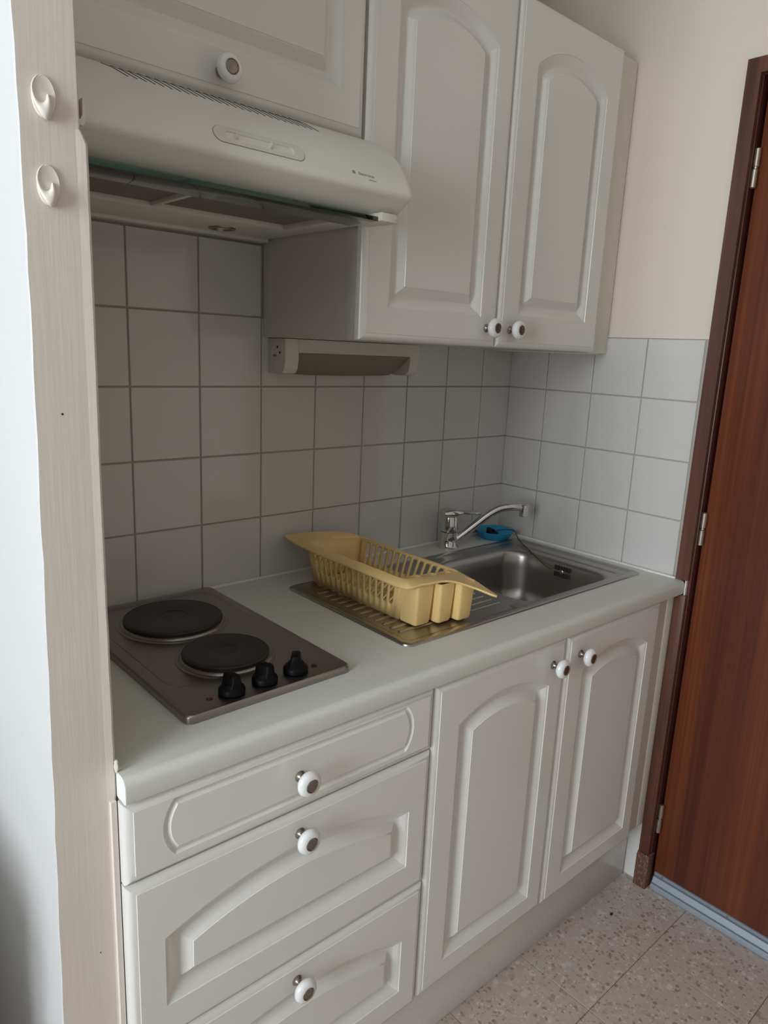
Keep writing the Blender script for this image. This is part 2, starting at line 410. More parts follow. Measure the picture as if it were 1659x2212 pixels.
bm = NB(); loft(bm, [[(x, y, z) for x, z in prof] for y in (-0.642, -1.468)], True, True)
strip = link('weather_strip', bm, M['alu'], door, 20)
for y in (-0.665, -0.845, -1.03, -1.21, -1.40):
    bm = NB(); 
    lathe(bm, [(.0035, 0), (.003, .001), (.001, .0012)], (1.1906, y, .0415), '-x', 10); o = link('screw', bm, M['hinge']); o.parent = strip
bm = NB()
box(bm, XR + .0032, 1.27, -0.630, -0.601, 0.0, 2.062, .001)
box(bm, XR + .0032, 1.27, -1.51, -1.478, 0.0, 2.062, .001)
box(bm, XR + .0032, 1.27, -1.51, -0.601, 2.062, 2.0955, .001)
box(bm, DX + .041, 1.27, -0.645, -0.630, 0, 2.062); 
trim = struct('trim_1', bm, M['revealwood'])
bm = NB(); FX0 = 1.1655
loft(bm, [[(FX0, -.5955, .9025), (FX0, -.6275, .9025), (XR + .003, -.6275, .9025), (XR + .003, -.5955, .9025)],
          [(FX0, -.5955, 2.096), (FX0, -.6275, 2.064), (XR + .003, -.6275, 2.064), (XR + .003, -.5955, 2.096)]], True, True)
link('upper_jamb_casing', bm, M['framewood'], trim)
bm = NB(); box(bm, FX0, XR + .003, -.6275, -.5985, .100, .862, .0015); link('lower_jamb_casing', bm, M['framewood'], trim)
bm = NB()
loft(bm, [[(x, -.5955, 2.096), (x, -.6275, 2.064), (x, -1.4805, 2.064), (x, -1.512, 2.096)] for x in (FX0, XR + .003)], True, True)
link('head_casing', bm, M['framewood'], trim)
bm = NB(); box(bm, FX0, XR + .003, -1.512, -1.4805, 0, 2.064); link('far_jamb_casing', bm, M['framewood'], trim)
bm = NB(); loft(bm, [rrect(1.1575 + d, XR + .014, -.6345, -.598, .002, z, 2) for z, d in ((0, 0), (.094, 0), (.101, .005))], True, True)
link('plinth_block', bm, M['scuffed'], trim)
bm = NB(); box(bm, 1.1700, XR + .0035, -.6225, -.6195, .860, .903, .001); link('caulk_bead', bm, M['caulk'], trim)

# ------------------------------------------------------------------ cabinet fronts
def arched(x0, x1, z0, zs, za, d, n=20):
    """outline inset by d: rectangle with a segmental arch (spring zs, apex za)"""
    w = (x1 - x0) / 2; h = za - zs; R = (w * w + h * h) / (2 * h); cx, cz = (x0 + x1) / 2, za - R
    r = R - d; pts = [(x0 + d, z0 + d), (x1 - d, z0 + d)]
    a = math.asin(min(1, (w - d) / r))
    for k in range(n + 1):
        t = a - 2 * a * k / n; pts.append((cx + r * math.sin(t), cz + r * math.cos(t)))
    return pts
def stadium(x0, x1, z0, z1, s, d, n=10):
    """straight top and bottom, ends bowed outwards by s"""
    h = (z1 - z0) / 2; R = (h * h + s * s) / (2 * s); cz = (z0 + z1) / 2; r = R - d; pts = []
    a = math.asin((h - d) / r)
    for k in range(n + 1):
        t = -a + 2 * a * k / n; pts.append((x1 + s - R + r * math.cos(t), cz + r * math.sin(t)))
    for k in range(n + 1):
        t = -a + 2 * a * k / n; pts.append((x0 - s + R - r * math.cos(t), cz - r * math.sin(t)))
    return pts
EDGE = [(0, .019), (0, .0085), (.002, .0055), (.005, .0032), (.009, .0018), (.0125, .0012), (.0130, 0)]
PANEL = [(0, 0), (.0008, .0016), (.003, .0024), (.0065, .0042), (.012, .0082), (.0175, .0118), (.0215, .0132), (.0245, .0131), (.0275, .0113), (.0345, .0055), (.0390, .0020), (.0412, .0012), (.0420, 0)]
GROOVE = [(0, 0), (.0008, .0010), (.0035, .0032), (.0055, .0036), (.0075, .0032), (.0102, .0010), (.0110, 0)]
def front(bm, x0, x1, z0, z1, yf, kind, p):
    """one moulded front facing -y: square edge, ogee border, then panel or groove"""
    if kind == 'arch':
        out = [arched(*p, d) for d, _ in PANEL]; dep = [h for _, h in PANEL]; n = len(out[0]); na = n - 2
        def rect(i):
            a, b, c, e = x0 + i, x1 - i, z0 + i, z1 - i
            L = [(a, c), (b, c), (b, e)]
            for k in range(1, na - 1):
                x = out[0][2 + k][0]; L.append((x, e))
            L.append((a, e)); return L
    else:
        out = [stadium(*p, d) for d, _ in GROOVE]; dep = [h for _, h in GROOVE]; n = len(out[0]); h = n // 2
        def rect(i):
            a, b, c, e = x0 + i, x1 - i, z0 + i, z1 - i; L = []
            for k in range(h): L.append((b, c + (e - c) * k / (h - 1)))
            for k in range(h): L.append((a, e - (e - c) * k / (h - 1)))
            return L
    rings = [[(x, yf + d, z) for x, z in rect(i)] for i, d in EDGE]
    rings += [[(x, yf + d, z) for x, z in o] for o, d in zip(out, dep)]
    loft(bm, rings, True, True)
def knob(part, x, z, yf):
    bm = NB(); lathe(bm, [(.0088, -.0004), (.0090, .0010), (.0072, .0030), (.0052, .0060), (.0048, .012), (.0062, .0185)], (x, yf, z), '-y', 20); sub('knob_stem', bm, M['pewter'], part)
    bm = NB(); lathe(bm, [(.0062, .0170), (.012, .0172), (.0175, .0195), (.0203, .0240), (.0203, .0270), (.0180, .0310), (.0145, .0333), (.0108, .0338), (.0104, .0330)], (x, yf, z), '-y', 32); sub('knob', bm, M['ceramic'], part)
    bm = NB(); lathe(bm, [(.0106, .0325), (.0106, .0346), (.0098, .0352), (.0090, .0342), (.0086, .0338), (.004, .0343), (.001, .0345)], (x, yf, z), '-y', 24); sub('knob_cap', bm, M['pewter'], part)

# the base run stands slightly out of square to the back wall
ROT = -0.016; PIV = Vector((0, -0.595, 0))
def rw(p):
    v = Vector(p) - PIV; c, s = math.cos(ROT), math.sin(ROT)
    return (PIV.x + c * v.x - s * v.y, PIV.y + s * v.x + c * v.y, p[2])
def carcass(bm, x0, x1, y0, y1, z0, z1, t=.016, top=True):
    box(bm, x0, x0 + t, y0, y1, z0, z1); box(bm, x1 - t, x1, y0, y1, z0, z1)
    box(bm, x0 + t, x1 - t, y0, y1, z0, z0 + t)
    if top: box(bm, x0 + t, x1 - t, y0, y1, z1 - t, z1)
    box(bm, x0 + t, x1 - t, y1 - .006, y1, z0 + t, z1 - (t if top else 0))
YF = -0.595
# drawer unit
b = (0.01, -0.31, 0.10)
t = thing('drawer_cabinet', 'white base cabinet with three moulded drawers, standing beneath the electric hob', 'cabinet', b, rw(b), ROT)
bm = NB(); carcass(bm, -0.268, 0.286, YF + .0200, -0.030, 0.185, 0.862); link('carcass', bm, M['carcass'], t)
bm = NB(); front(bm, -0.2715, 0.2875, 0.7395, 0.8605, YF, 'stad', (-0.2035, 0.2205, 0.760, 0.846, .0165)); d = link('drawer', bm, M['lacquer'], t, 24)
knob(d, -0.0015, 0.800, YF)
for z in (0.462, 0.185):
    bm = NB(); front(bm, -0.2715, 0.2875, z, z + 0.2745, YF, 'arch', (-0.2215, 0.2375, z + .058, z + .172, z + .218)); d = link('drawer', bm, M['lacquer'], t, 24)
    knob(d, 0.0005, z + .2375, YF)
# sink unit
b = (0.69, -0.31, 0.10)
t = thing('sink_cabinet', 'white base cabinet with two tall arched doors, standing beneath the steel sink', 'cabinet', b, rw(b), ROT)
bm = NB(); carcass(bm, 0.2895, 1.076, YF + .0200, -0.030, 0.185, 0.862, top=False); link('carcass', bm, M['carcass'], t)
for x0, x1, p, kx in ((0.2905, 0.6835, (.354, .629, .243, .766, .803), .6365), (0.6865, 1.0765, (.751, 1.027, .243, .766, .803), .735)):
    bm = NB(); front(bm, x0, x1, 0.190, 0.8605, YF, 'arch', p); d = link('door', bm, M['lacquer'], t, 24)
    knob(d, kx, 0.8115, YF)
bm = NB(); box(bm, 1.0785, 1.140, YF + .0185, YF + .034, 0.185, 0.8615, .0015); box(bm, 1.1395, 1.1735, YF + .0155, YF + .034, 0.185, 0.8615, .0030)
link('filler_strip', bm, M['filler'], t)
# plinth
b = (0.45, -0.535, 0)
o = thing('plinth_board', 'long white kick board on the floor beneath the base cabinets', 'plinth', b, rw(b), ROT)
bm = NB(); box(bm, -0.268, 1.165, -0.543, -0.527, 0.0005, 0.184, .001); link('board', bm, M['lacquer'], o)
# ------------------------------------------------------------------ worktop
ZT, ZB = 0.900, 0.8635
bm = NB()
HX0, HX1, HY0, HY1 = 0.684, 1.062, -0.503, -0.138        # cut-out under the sink bowl
def nose_y(x): return -0.5995 - 0.016 * x
XL, XE = -0.2685, XR - 0.0035
xsn = [XL, HX0, HX1, XE]
def slab(x0, x1, ya, yb): # ya/yb functions of x, ya front
    v = [[(x0, ya(x0), z), (x1, ya(x1), z), (x1, yb(x1), z), (x0, yb(x0), z)] for z in (ZB, ZT)]
    loft(bm, v, True, True)
back = lambda x: -0.0015
lip = lambda x: nose_y(x) + .030
slab(XL, HX0, lip, back); slab(HX1, XE, lip, back)
slab(HX0, HX1, lip, lambda x: HY0); slab(HX0, HX1, lambda x: HY1, back)
prof = [(.030, ZB), (.004, ZB), (.0012, ZB + .0012), (0, ZB + .004)]
for k in range(9):
    a = PI / 2 * k / 8; prof.append((.013 - .013 * math.cos(a), ZT - .013 + .013 * math.sin(a)))
prof.append((.030, ZT))
loft(bm, [[(x, nose_y(x) + d, z) for d, z in prof] for x in xsn], True, True)
wt = thing('worktop', 'pale grey-white laminate worktop with rounded front edge, carrying hob and sink', 'worktop', (0.45, -0.31, ZB))
link('top', bm, M['worktop'], wt, 40)
bm = NB(); xe = XL
loft(bm, [[(x, nose_y(xe) + d * .97 + .0004, z) for d, z in prof] for x in (xe - .0009, xe - .0001)], True, True)
link('end_cap', bm, M['endcap'], wt)
bm = NB(); tube(bm, [(XL + .01, -.0035, ZT + .0005), (XE - .004, -.0035, ZT + .0005)], .0042, 8); tube(bm, [(XE - .004, -.0035, ZT + .0005), (XE - .004, -.594, ZT + .0005)], .0042, 8)
link('sealant', bm, M['caulk'], wt)
random.seed(8)
bm = NB()
rr = []
for k in range(9):
    z = .898 + k * .0024; w = .0012 + .0020 * math.sin(PI * k / 8) + random.uniform(-.0008, .0008)
    rr.append([(-.2700 + w * math.cos(a) * .9, -.5695 + w * math.sin(a) + random.uniform(-.0006, .0006), z) for a in [2 * PI * q / 9 for q in range(9)]])
loft(bm, rr, True, True); link('plaster_crumb', bm, M['pillar'], D.objects['wall_left'])

# ------------------------------------------------------------------ hob
hb = thing('electric_hob', 'two-plate stainless steel electric hob with black knobs, set in the worktop', 'hob', (0.005, -0.27, ZT))
X0, X1, Y0, Y1 = -0.1485, 0.1570, -0.5210, -0.0190
bm = NB()
ZH = 0.9130
N8 = 8
rings = [rrect(X0 + i, X1 - i, Y0 + i, Y1 - i, max(.004, .014 - i * .5), z, N8) for i, z in
         ((0.002, .9003), (0, .9008), (.0002, .9085), (.0010, .9108), (.0028, .9126), (.006, ZH))]
rings += [rrect(X0 + .021 + i, X1 - .019 - i, Y0 + .088 + i, Y1 - .022 - i, .040, z, N8) for i, z in ((0, ZH), (.0016, ZH - .0006), (.0040, ZH - .0024), (.0055, ZH - .0028))]
loft(bm, rings, True, True)
link('hob_plate', bm, M['hobsteel'], hb, 28)
ZH -= .0028
for cx, cy, r in ((0.0015, -0.1655, .0925), (0.0035, -0.3625, .0745)):
    bm = NB(); lathe(bm, [(r + .012, -.0026), (r + .011, .0008), (r + .008, .0022), (r + .0055, .0018), (r + .003, .0050), (r + .0005, .0062), (r - .003, .0062)], (cx, cy, ZH), 'z', 56, False); 
    ring = link('spill_ring', bm, M['chrome'] if False else M['hobsteel'], hb, 40)
    bm = NB(); lathe(bm, [(r - .002, .003), (r, .006), (r, .0112), (r - .0018, .0130), (r - .004, .0134), (r - .0048, .0128), (r - .0058, .0134), (r * .36, .0136), (r * .31, .0130), (r * .30, .0122), (r * .1, .0120), (.001, .0120)], (cx, cy, ZH), 'z', 64)
    link('hotplate', bm, M['iron'], hb, 30)
ZH += .0026
for cx, cy, a in ((-.0575, -.4890, 8), (.0030, -.4875, 18), (.0640, -.4860, -38)):
    bm = NB(); lathe(bm, [(.0190, .0), (.0208, .0014), (.0210, .0065), (.0196, .0095), (.0165, .0120), (.0138, .0150), (.0125, .0165), (.004, .0168)], (cx, cy, ZH + .0006), 'z', 36)
    k = link('control_knob', bm, M['black'], hb, 40)
    bm = NB(); ca, sa = math.cos(math.radians(a)), math.sin(math.radians(a))
    rr = []
    for z, L, w in ((.0110, .0150, .0115), (.017, .0150, .0092), (.0265, .0146, .0080), (.0300, .0134, .0070), (.0312, .0110, .0050)):
        pts = rrect(-w, w, -L, L, min(w, .0048), 0, 4)
        rr.append([(cx + ca * p[0] - sa * p[1], cy + sa * p[0] + ca * p[1], ZH + .001 + z) for p in pts])
    loft(bm, rr, True, True); sub('grip', bm, M['black'], k, 45)
for cx, cy, mt in ((-.0950, -.4875, M['redlens']), (.1010, -.4870, M['dark'])):
    bm = NB(); lathe(bm, [(.0052, .0002), (.0050, .0012), (.0038, .0016)], (cx, cy, ZH), 'z', 18); link('indicator_lamp', bm, mt, hb)

def text_mesh(name, s, size, mt, parent, mtx, sx=1.0):
    cu = D.curves.new(name, 'FONT'); cu.body = s; cu.size = size; cu.extrude = 0.00008; cu.align_x = 'CENTER'; cu.align_y = 'CENTER'
    tmp = D.objects.new(name, cu); C.objects.link(tmp)
    dg = bpy.context.evaluated_depsgraph_get(); me = D.meshes.new_from_object(tmp.evaluated_get(dg)); D.objects.remove(tmp); D.curves.remove(cu)
    me.transform(Matrix.Scale(sx, 4, (1, 0, 0))); me.transform(mtx)
    o = D.objects.new(name, me); C.objects.link(o); me.materials.clear(); me.materials.append(mt)
    o.parent = parent; me.transform(Matrix.Translation(-Vector(parent['_base'])))
    return o

# ------------------------------------------------------------------ sink
SB = (0.717, -0.30, ZT); sk = thing('kitchen_sink', 'brushed steel inset sink with drainer, right half of the worktop', 'sink', SB, rw(SB), ROT)
SX0, SX1, SY0, SY1 = 0.3000, 1.1300, -0.5030, -0.0905
BX0, BX1, BY0, BY1 = 0.690, 1.038, -0.490, -0.1520
bm = NB(); N_ = 8
rings = [rrect(SX0 + i, SX1 - i, SY0 + i, SY1 - i, max(.006, .020 - i * .5), z, N_) for i, z in ((0, .9006), (.0008, .9030), (.0030, .9042), (.0100, .9046), (.0170, .9044), (.0215, .9018), (.026, .9012))]
rings += [rrect(BX0 + i, BX1 - i, BY0 + i, BY1 - i, .072 - i * .35, z, N_) for i, z in ((-.012, .9012), (-.004, .9008), (.001, .8990), (.005, .8945), (.008, .8850), (.011, .860), (.017, .800), (.023, .775), (.034, .758), (.052, .7505), (.085, .748))]
loft(bm, rings, False, True)
link('basin', bm, M['steel'], sk, 40)
for k in range(12):
    y = -0.165 - .0246 * k
    bm = NB(); prof = []
    x0, x1 = 0.336, 0.640 if k > 1 else 0.62
    rr = [rrect(x0 + i, x1 - i, y - .0058 + i, y + .0058 - i, .0056 - i * .9, z, 4) for i, z in ((0, .9010), (.0012, .9024), (.0028, .9034), (.0046, .9038))]
    loft(bm, rr, False, True); link('drainer_ridge', bm, M['steel'], sk, 60)
bm = NB(); rr = [rrect(1.066 + i, 1.100 - i, -.470 + i, -.135 - i, .008, z, 4) for i, z in ((0, .9012), (.003, .9032), (.006, .9036))]
loft(bm, rr, False, True); link('raised_ledge', bm, M['steel'], sk, 40)
bm = NB(); rr = [rrect(.640 + i, .684 - i, -.487 + i, -.462 - i, .006, z, 3) for i, z in ((0, .9012), (.002, .9026), (.004, .9029))]
loft(bm, rr, False, True); link('pressed_corner', bm, M['steel'], sk, 40)
bm = NB(); lathe(bm, [(.044, .0), (.043, .002), (.036, .0022), (.033, -.0015), (.010, -.002)], (0.865, -.32, .7482), 'z', 32); link('drain', bm, M['chrome'], sk)
bm = NB(); lathe(bm, [(.0065, -.002), (.0065, .0030), (.005, .0042), (.001, .0046)], (1.0262, -.330, .876), '-x', 20); ofl = link('overflow', bm, M['steel'], sk)
bm = NB()
for k in range(6):
    y = -.3085 - .0086 * k
    for z in ((.8785, .8910), (.8605, .8730)):
        box(bm, 1.0235, 1.0290, y - .0021, y + .0021, z[0], z[1])
sub('overflow_slot', bm, M['dark'], ofl)

# ------------------------------------------------------------------ mixer tap
tp = thing('mixer_tap', 'chrome single-lever mixer tap standing behind the sink', 'tap', (0.884, -0.060, ZT))
cx, cy = 0.884, -0.060
bm = NB(); lathe(bm, [(.0300, .0002), (.0300, .003), (.0262, .0055), (.0245, .008), (.0238, .046), (.0242, .0468)], (cx, cy, ZT), 'z', 36); link('base', bm, M['chrome'], tp)
bm = NB(); lathe(bm, [(.0232, .0480), (.0240, .0490), (.0240, .086), (.0225, .092)], (cx, cy, ZT), 'z', 36); link('cartridge_body', bm, M['chrome'], tp)
bm = NB(); rr = []
for x, w, z0, z1 in ((-.0260, .014, .096, .104), (-.024, .0205, .092, .111), (-.012, .0240, .090, .1150), (.008, .0240, .090, .1145), (.022, .0200, .0955, .1110), (.040, .0155, .0965, .1075), (.064, .0135, .0955, .1045), (.088, .0125, .0930, .1015), (.0935, .008, .0940, .0995)):
    ring = [(x, u * w, z0 + (z1 - z0) * v) for u, v in ((-1, .25), (-.8, .02), (0, 0), (.8, .02), (1, .25), (1, .6), (.7, .9), (0, 1), (-.7, .9), (-1, .6))]
    ca, sa = math.cos(math.radians(-22)), math.sin(math.radians(-22))
    rr.append([(cx + ca * p[0] - sa * p[1], cy + sa * p[0] + ca * p[1], ZT + p[2]) for p in ring])
loft(bm, rr, True, True); link('lever', bm, M['chrome'], tp, 50)
pts = spline([(.890, -.064, .9150), (.915, -.079, .9340), (.952, -.101, .9690), (.985, -.121, .9990), (1.012, -.137, 1.0140), (1.042, -.155, 1.0180), (1.066, -.169, 1.0165)], 6)
bm = NB(); tube(bm, pts, [.0130 - .0028 * i / len(pts) for i in range(len(pts))], 16); sp = link('spout', bm, M['chrome'], tp, 60)
bm = NB(); lathe(bm, [(.0105, .0100), (.0135, .0075), (.0138, -.001), (.0128, -.002), (.0128, -.0245), (.0110, -.026), (.007, -.025)], (1.072, -.1725, 1.0160), 'z', 24); sub('aerator', bm, M['chrome'], sp)

# ------------------------------------------------------------------ blue dish and sink plug with its chain
bd = thing('soap_dish', 'small round blue plastic dish behind the sink basin', 'dish', (1.088, -0.056, ZT))
bm = NB(); lathe(bm, [(.001, .0012), (.040, .0006), (.044, .002), (.0560, .022), (.0590, .0245), (.0580, .0252), (.0550, .0232), (.043, .004), (.001, .003)], (1.086, -.0625, ZT), 'z', 40, False); link('bowl', bm, M['blue'], bd, 50)
pg = thing('sink_plug', 'black rubber sink plug lying in the blue dish, with bead chain', 'plug', (1.090, -0.056, .9045))
tl = Matrix.Translation((1.085, -.052, .9115)) @ Matrix.Rotation(math.radians(28), 4, 'X') @ Matrix.Rotation(math.radians(10), 4, 'Y')
bm = NB(); lathe(bm, [(.001, -.006), (.0165, -.006), (.0195, .003), (.0212, .0035), (.0212, .0062), (.010, .0072), (.005, .0080), (.004, .012), (.001, .0125)], (0, 0, 0), 'z', 28); bm.transform(tl); link('stopper', bm, M['black'], pg)
cp = spline([(1.098, -.062, .921), (1.110, -.088, .9275), (1.112, -.1165, .9275), (1.100, -.140, .9130), (1.073, -.182, .9065), (1.046, -.225, .9040), (1.030, -.262, .8945), (1.0225, -.295, .8840), (1.0185, -.322, .8790)], 10)
bm = NB(); L = 0; last = None
for p in cp:
    pass
seg = []; step = .0052; acc = 0
for a, b_ in zip(cp, cp[1:]):
    d = (b_ - a).length
    while acc < d: seg.append(a.lerp(b_, acc / d)); acc += step
    acc -= d
for p in seg:
    bmesh.ops.create_icosphere(bm, subdivisions=1, radius=.0023, matrix=Matrix.Translation(p))
tube(bm, cp[::3] + [cp[-1]], .0006, 5)
link('bead_chain', bm, M['chain'], pg)

# ------------------------------------------------------------------ dish rack
rk = thing('dish_rack', 'pale yellow plastic dish rack with cutlery cups, standing on the drainer', 'rack', (0.45, -0.27, .9042))
ZK = 0.9042
def plate_slots(bm, P, nu, u0, u1, v0, v1, fill=.62, a=(0, 1), vb=(0, 1)):
    """wall P(u,v)->3D with nu rounded slots between u0..u1 and v0..v1; solid elsewhere"""
    def quad(ua, ub, va, vb_, k=1):
        for s in range(k):
            x, y = ua + (ub - ua) * s / k, ua + (ub - ua) * (s + 1) / k
            bm.faces.new([bm.verts.new(P(*q)) for q in ((x, va), (y, va), (y, vb_), (x, vb_))])
    quad(0, u0, 0, 1, 2); quad(u1, 1, 0, 1, 2)
    w = (u1 - u0) / nu
    for i in range(nu):
        c0, c1 = u0 + w * i, u0 + w * (i + 1); cm = (c0 + c1) / 2; hw = w * fill / 2
        # vertical half-length of the round end, in v
        ev = (v1 - v0) * .10
        outer, hole = [], []
        K = 4
        for k in range(K): outer.append((c0 + (c1 - c0) * k / K, 0)); t_ = math.radians(225 + 90 * k / K); hole.append((cm + hw * math.cos(t_), v0 + ev + ev * math.sin(t_)))
        for k in range(K):
            outer.append((c1, k / K)); s = k / K
            if k == 0: hole.append((cm + hw * math.cos(math.radians(315)), v0 + ev + ev * math.sin(math.radians(315))))
            else: hole.append((cm + hw, v0 + ev + (v1 - v0 - 2 * ev) * (k - 1) / (K - 2)))
        for k in range(K): outer.append((c1 + (c0 - c1) * k / K, 1)); t_ = math.radians(45 + 90 * k / K); hole.append((cm + hw * math.cos(t_), v1 - ev + ev * math.sin(t_)))
        for k in range(K):
            outer.append((c0, 1 - k / K))
            if k == 0: hole.append((cm + hw * math.cos(math.radians(135)), v1 - ev + ev * math.sin(math.radians(135))))
            else: hole.append((cm - hw, v1 - ev - (v1 - v0 - 2 * ev) * (k - 1) / (K - 2)))
        loft(bm, [[P(*q) for q in outer], [P(*q) for q in hole]])
def solid(o, t, off=0):
    md = o.modifiers.new('thickness', 'SOLIDIFY'); md.thickness = t; md.offset = off
    return o
# corner posts of the box: bottom and top outlines
LB, RB, LT, RT = 0.3805, 0.5120, 0.3640, 0.5300
BB, FB, BT, FT = -0.106, -0.392, -0.094, -0.420
ZR = 0.986; ZL = 1.000
def Lw(u, v): return (LB + (LT - LB) * v, BB + (BT - BB) * v + ((FB - BB) + ((FT - FB) - (BT - BB)) * v) * u, ZK + (ZL - ZK) * v)
def Rw(u, v): return (RB + (RT - RB) * v, BB + (BT - BB) * v + ((FB - BB) + ((FT - FB) - (BT - BB)) * v) * u, ZK + (ZR - ZK) * v)
bm = NB(); plate_slots(bm, Lw, 14, .06, .95, .30, .97); solid(link('side_wall', bm, M['yellow'], rk, 40), .0022)
bm = NB(); plate_slots(bm, Rw, 14, .06, .95, .42, .93); solid(link('side_wall', bm, M['yellow'], rk, 40), .0022)
bm = NB()
def end(yb, yt, bulge):
    rr = []
    for v in (0, .33, .66, 1.0):
        row = []
        for k in range(13):
            s = k / 12; x0 = LB + (LT - LB) * v; x1 = RB + (RT - RB) * v
            row.append((x0 + (x1 - x0) * s, yb + (yt - yb) * v + bulge * (1 - (2 * s - 1) ** 4), ZK + (ZL + (ZR - ZL) * s - ZK) * v))
        rr.append(row)
    loft(bm, rr, closed=False)
end(BB, BT, .010); solid(link('end_wall', bm, M['yellow'], rk, 40), .0022)
bm = NB(); end(FB, FT, -.004); solid(link('end_wall', bm, M['yellow'], rk, 40), .0022)
# open grid floor: rim strip, cross ribs and long ribs
bm = NB()
for k in range(15):
    y = BB - .006 + (FB - BB + .012) * k / 14; box(bm, LB + .001, RB - .001, y - .0022, y + .0022, ZK + .0006, ZK + .007)
for k in range(4):
    x = LB + .018 + (RB - LB - .036) * k / 3; box(bm, x - .003, x + .003, FB + .001, BB - .001, ZK, ZK + .0035)
link('rib_floor', bm, M['yellow'], rk)
bm = NB()
for k in range(-2, 14):
    a, b_ = .06 + .89 * k / 14, .06 + .89 * (k + 2.4) / 14
    va, vb = .30, .97
    if a < .06: va += (vb - va) * (.06 - a) / (b_ - a); a = .06
    if b_ > .95: vb -= (vb - va) * (b_ - .95) / (b_ - a); b_ = .95
    P0, P1 = Vector(Lw(a, va)), Vector(Lw(b_, vb)); off = Vector((.0022, 0, 0))
    tube(bm, [P0 + off, P1 + off], .0017, 6)
link('lattice', bm, M['yellow'], rk)
# wavy flared rim
zi = lambda x: ZL + (ZR - ZL) * (x - LT) / (RT - LT)
inner = [(LT, BT - .004), (LT, -.18), (LT, -.26), (LT, -.34), (LT, FT + .004), (LT + .03, FT - .0035), (.447, FT - .004), (RT - .03, FT - .0035), (RT, FT + .004),
         (RT, -.34), (RT, -.26), (RT, -.18), (RT, BT - .004), (RT - .03, BT + .0095), (.447, BT + .010), (LT + .03, BT + .0095)]
inner = [(x, y, zi(x)) for x, y in inner]
outer = [(.349, -.066, .9960), (.3480, -.17, .9910), (.3480, -.26, .9910), (.3480, -.35, .9910), (.3500, -.4390, .9910), (.385, -.4620, .9980), (.436, -.4790, .9995), (.482, -.5020, .9840), (.5210, -.5330, .9670),
         (.5420, -.405, .9780), (.5440, -.30, .9790), (.5440, -.20, .9800), (.5420, -.095, .9850), (.495, -.068, .9990), (.430, -.050, 1.0050), (.362, -.0150, .9990)]
def cl(pts, k=5):
    P = [Vector(p) for p in pts]; n = len(P); out = []
    for i in range(n):
        a, b_, c, d = P[i - 1], P[i], P[(i + 1) % n], P[(i + 2) % n]
        for s in range(k):
            t_ = s / k; out.append(0.5 * ((2 * b_) + (c - a) * t_ + (2 * a - 5 * b_ + 4 * c - d) * t_ * t_ + (3 * b_ - a - 3 * c + d) * t_ ** 3))
    return out
bm = NB(); I, O = cl(inner), cl(outer)
mid = [a.lerp(b_, .5) + Vector((0, 0, .0022)) for a, b_ in zip(I, O)]
I0 = [a + Vector((0, 0, -.007)) for a in I]
O2 = [o_ + Vector((0, 0, -.0035)) for o_ in O]
loft(bm, [I0, I, mid, O, O2]); solid(link('rim', bm, M['yellow'], rk, 60), .0022)
for x0, x1, yf in ((.3770, .4190, -.4490), (.4265, .4640, -.4640), (.4715, .5110, -.4770)):
    bm = NB(); yb = FB - .008; g_ = .0060
    rr = [rrect(x0 + i - f_ * g_ * .55, x1 - i + f_ * g_ * .55, yf + i - f_ * g_, yb - i, .006, z, 4) for i, f_, z in
          ((.004, 0, ZK + .0002), (.001, 0, ZK + .002), (0, .05, ZK + .006), (0, 1.0, zi((x0 + x1) / 2) - .003), (.0018, 1.0, zi((x0 + x1) / 2) - .003), (.0018, .1, ZK + .005), (.006, 0, ZK + .004))]
    loft(bm, rr, True, True); link('cutlery_cup', bm, M['yellow'], rk, 40)

# ------------------------------------------------------------------ upper cabinets
UY = -0.345; ZU0, ZU1 = 1.456, 2.154
t = thing('wall_cabinet', 'white two-door wall cabinet with arched panels, hung above the sink', 'cabinet', (0.69, 0, ZU0))
bm = NB(); carcass(bm, 0.3030, 1.086, -0.3245, -0.0005, ZU0, ZU1); link('carcass', bm, M['carcass'], t)
for x0, x1, p, kx in ((0.2965, 0.6845, (.360, .6275, 1.518, 2.032, 2.078), .6475), (0.6875, 1.0800, (.753, 1.0195, 1.528, 2.036, 2.084), .7285)):
    bm = NB(); front(bm, x0, x1, ZU0 + .001, ZU1 - .001, UY, 'arch', p); d = link('door', bm, M['lacquer'], t, 24)
    knob(d, kx, 1.4955, UY)
bm = NB(); box(bm, 1.0825, XR - .0005, -0.319, -0.301, ZU0 - .001, ZU1 + .003, .001); link('filler_panel', bm, M['filler'], t)
bm = NB(); box(bm, 1.060, XR - .0005, -.301, -.020, ZU0 - .0045, ZU0 - .0005); link('underside_batten', bm, M['filler'], t)
t = thing('flap_cabinet', 'short white wall cabinet with a flap door, directly above the cooker hood', 'cabinet', (0, 0, 1.797))
bm = NB(); carcass(bm, -0.2660, 0.2945, -0.3245, -0.0005, 1.797, ZU1); link('carcass', bm, M['carcass'], t)
bm = NB(); front(bm, -0.2640, 0.2885, 1.7975, ZU1 - .001, UY, 'arch', (-.208, .2385, 1.859, 2.045, 2.090)); d = link('flap_door', bm, M['lacquer'], t, 24)
knob(d, 0.0105, 1.8285, UY)

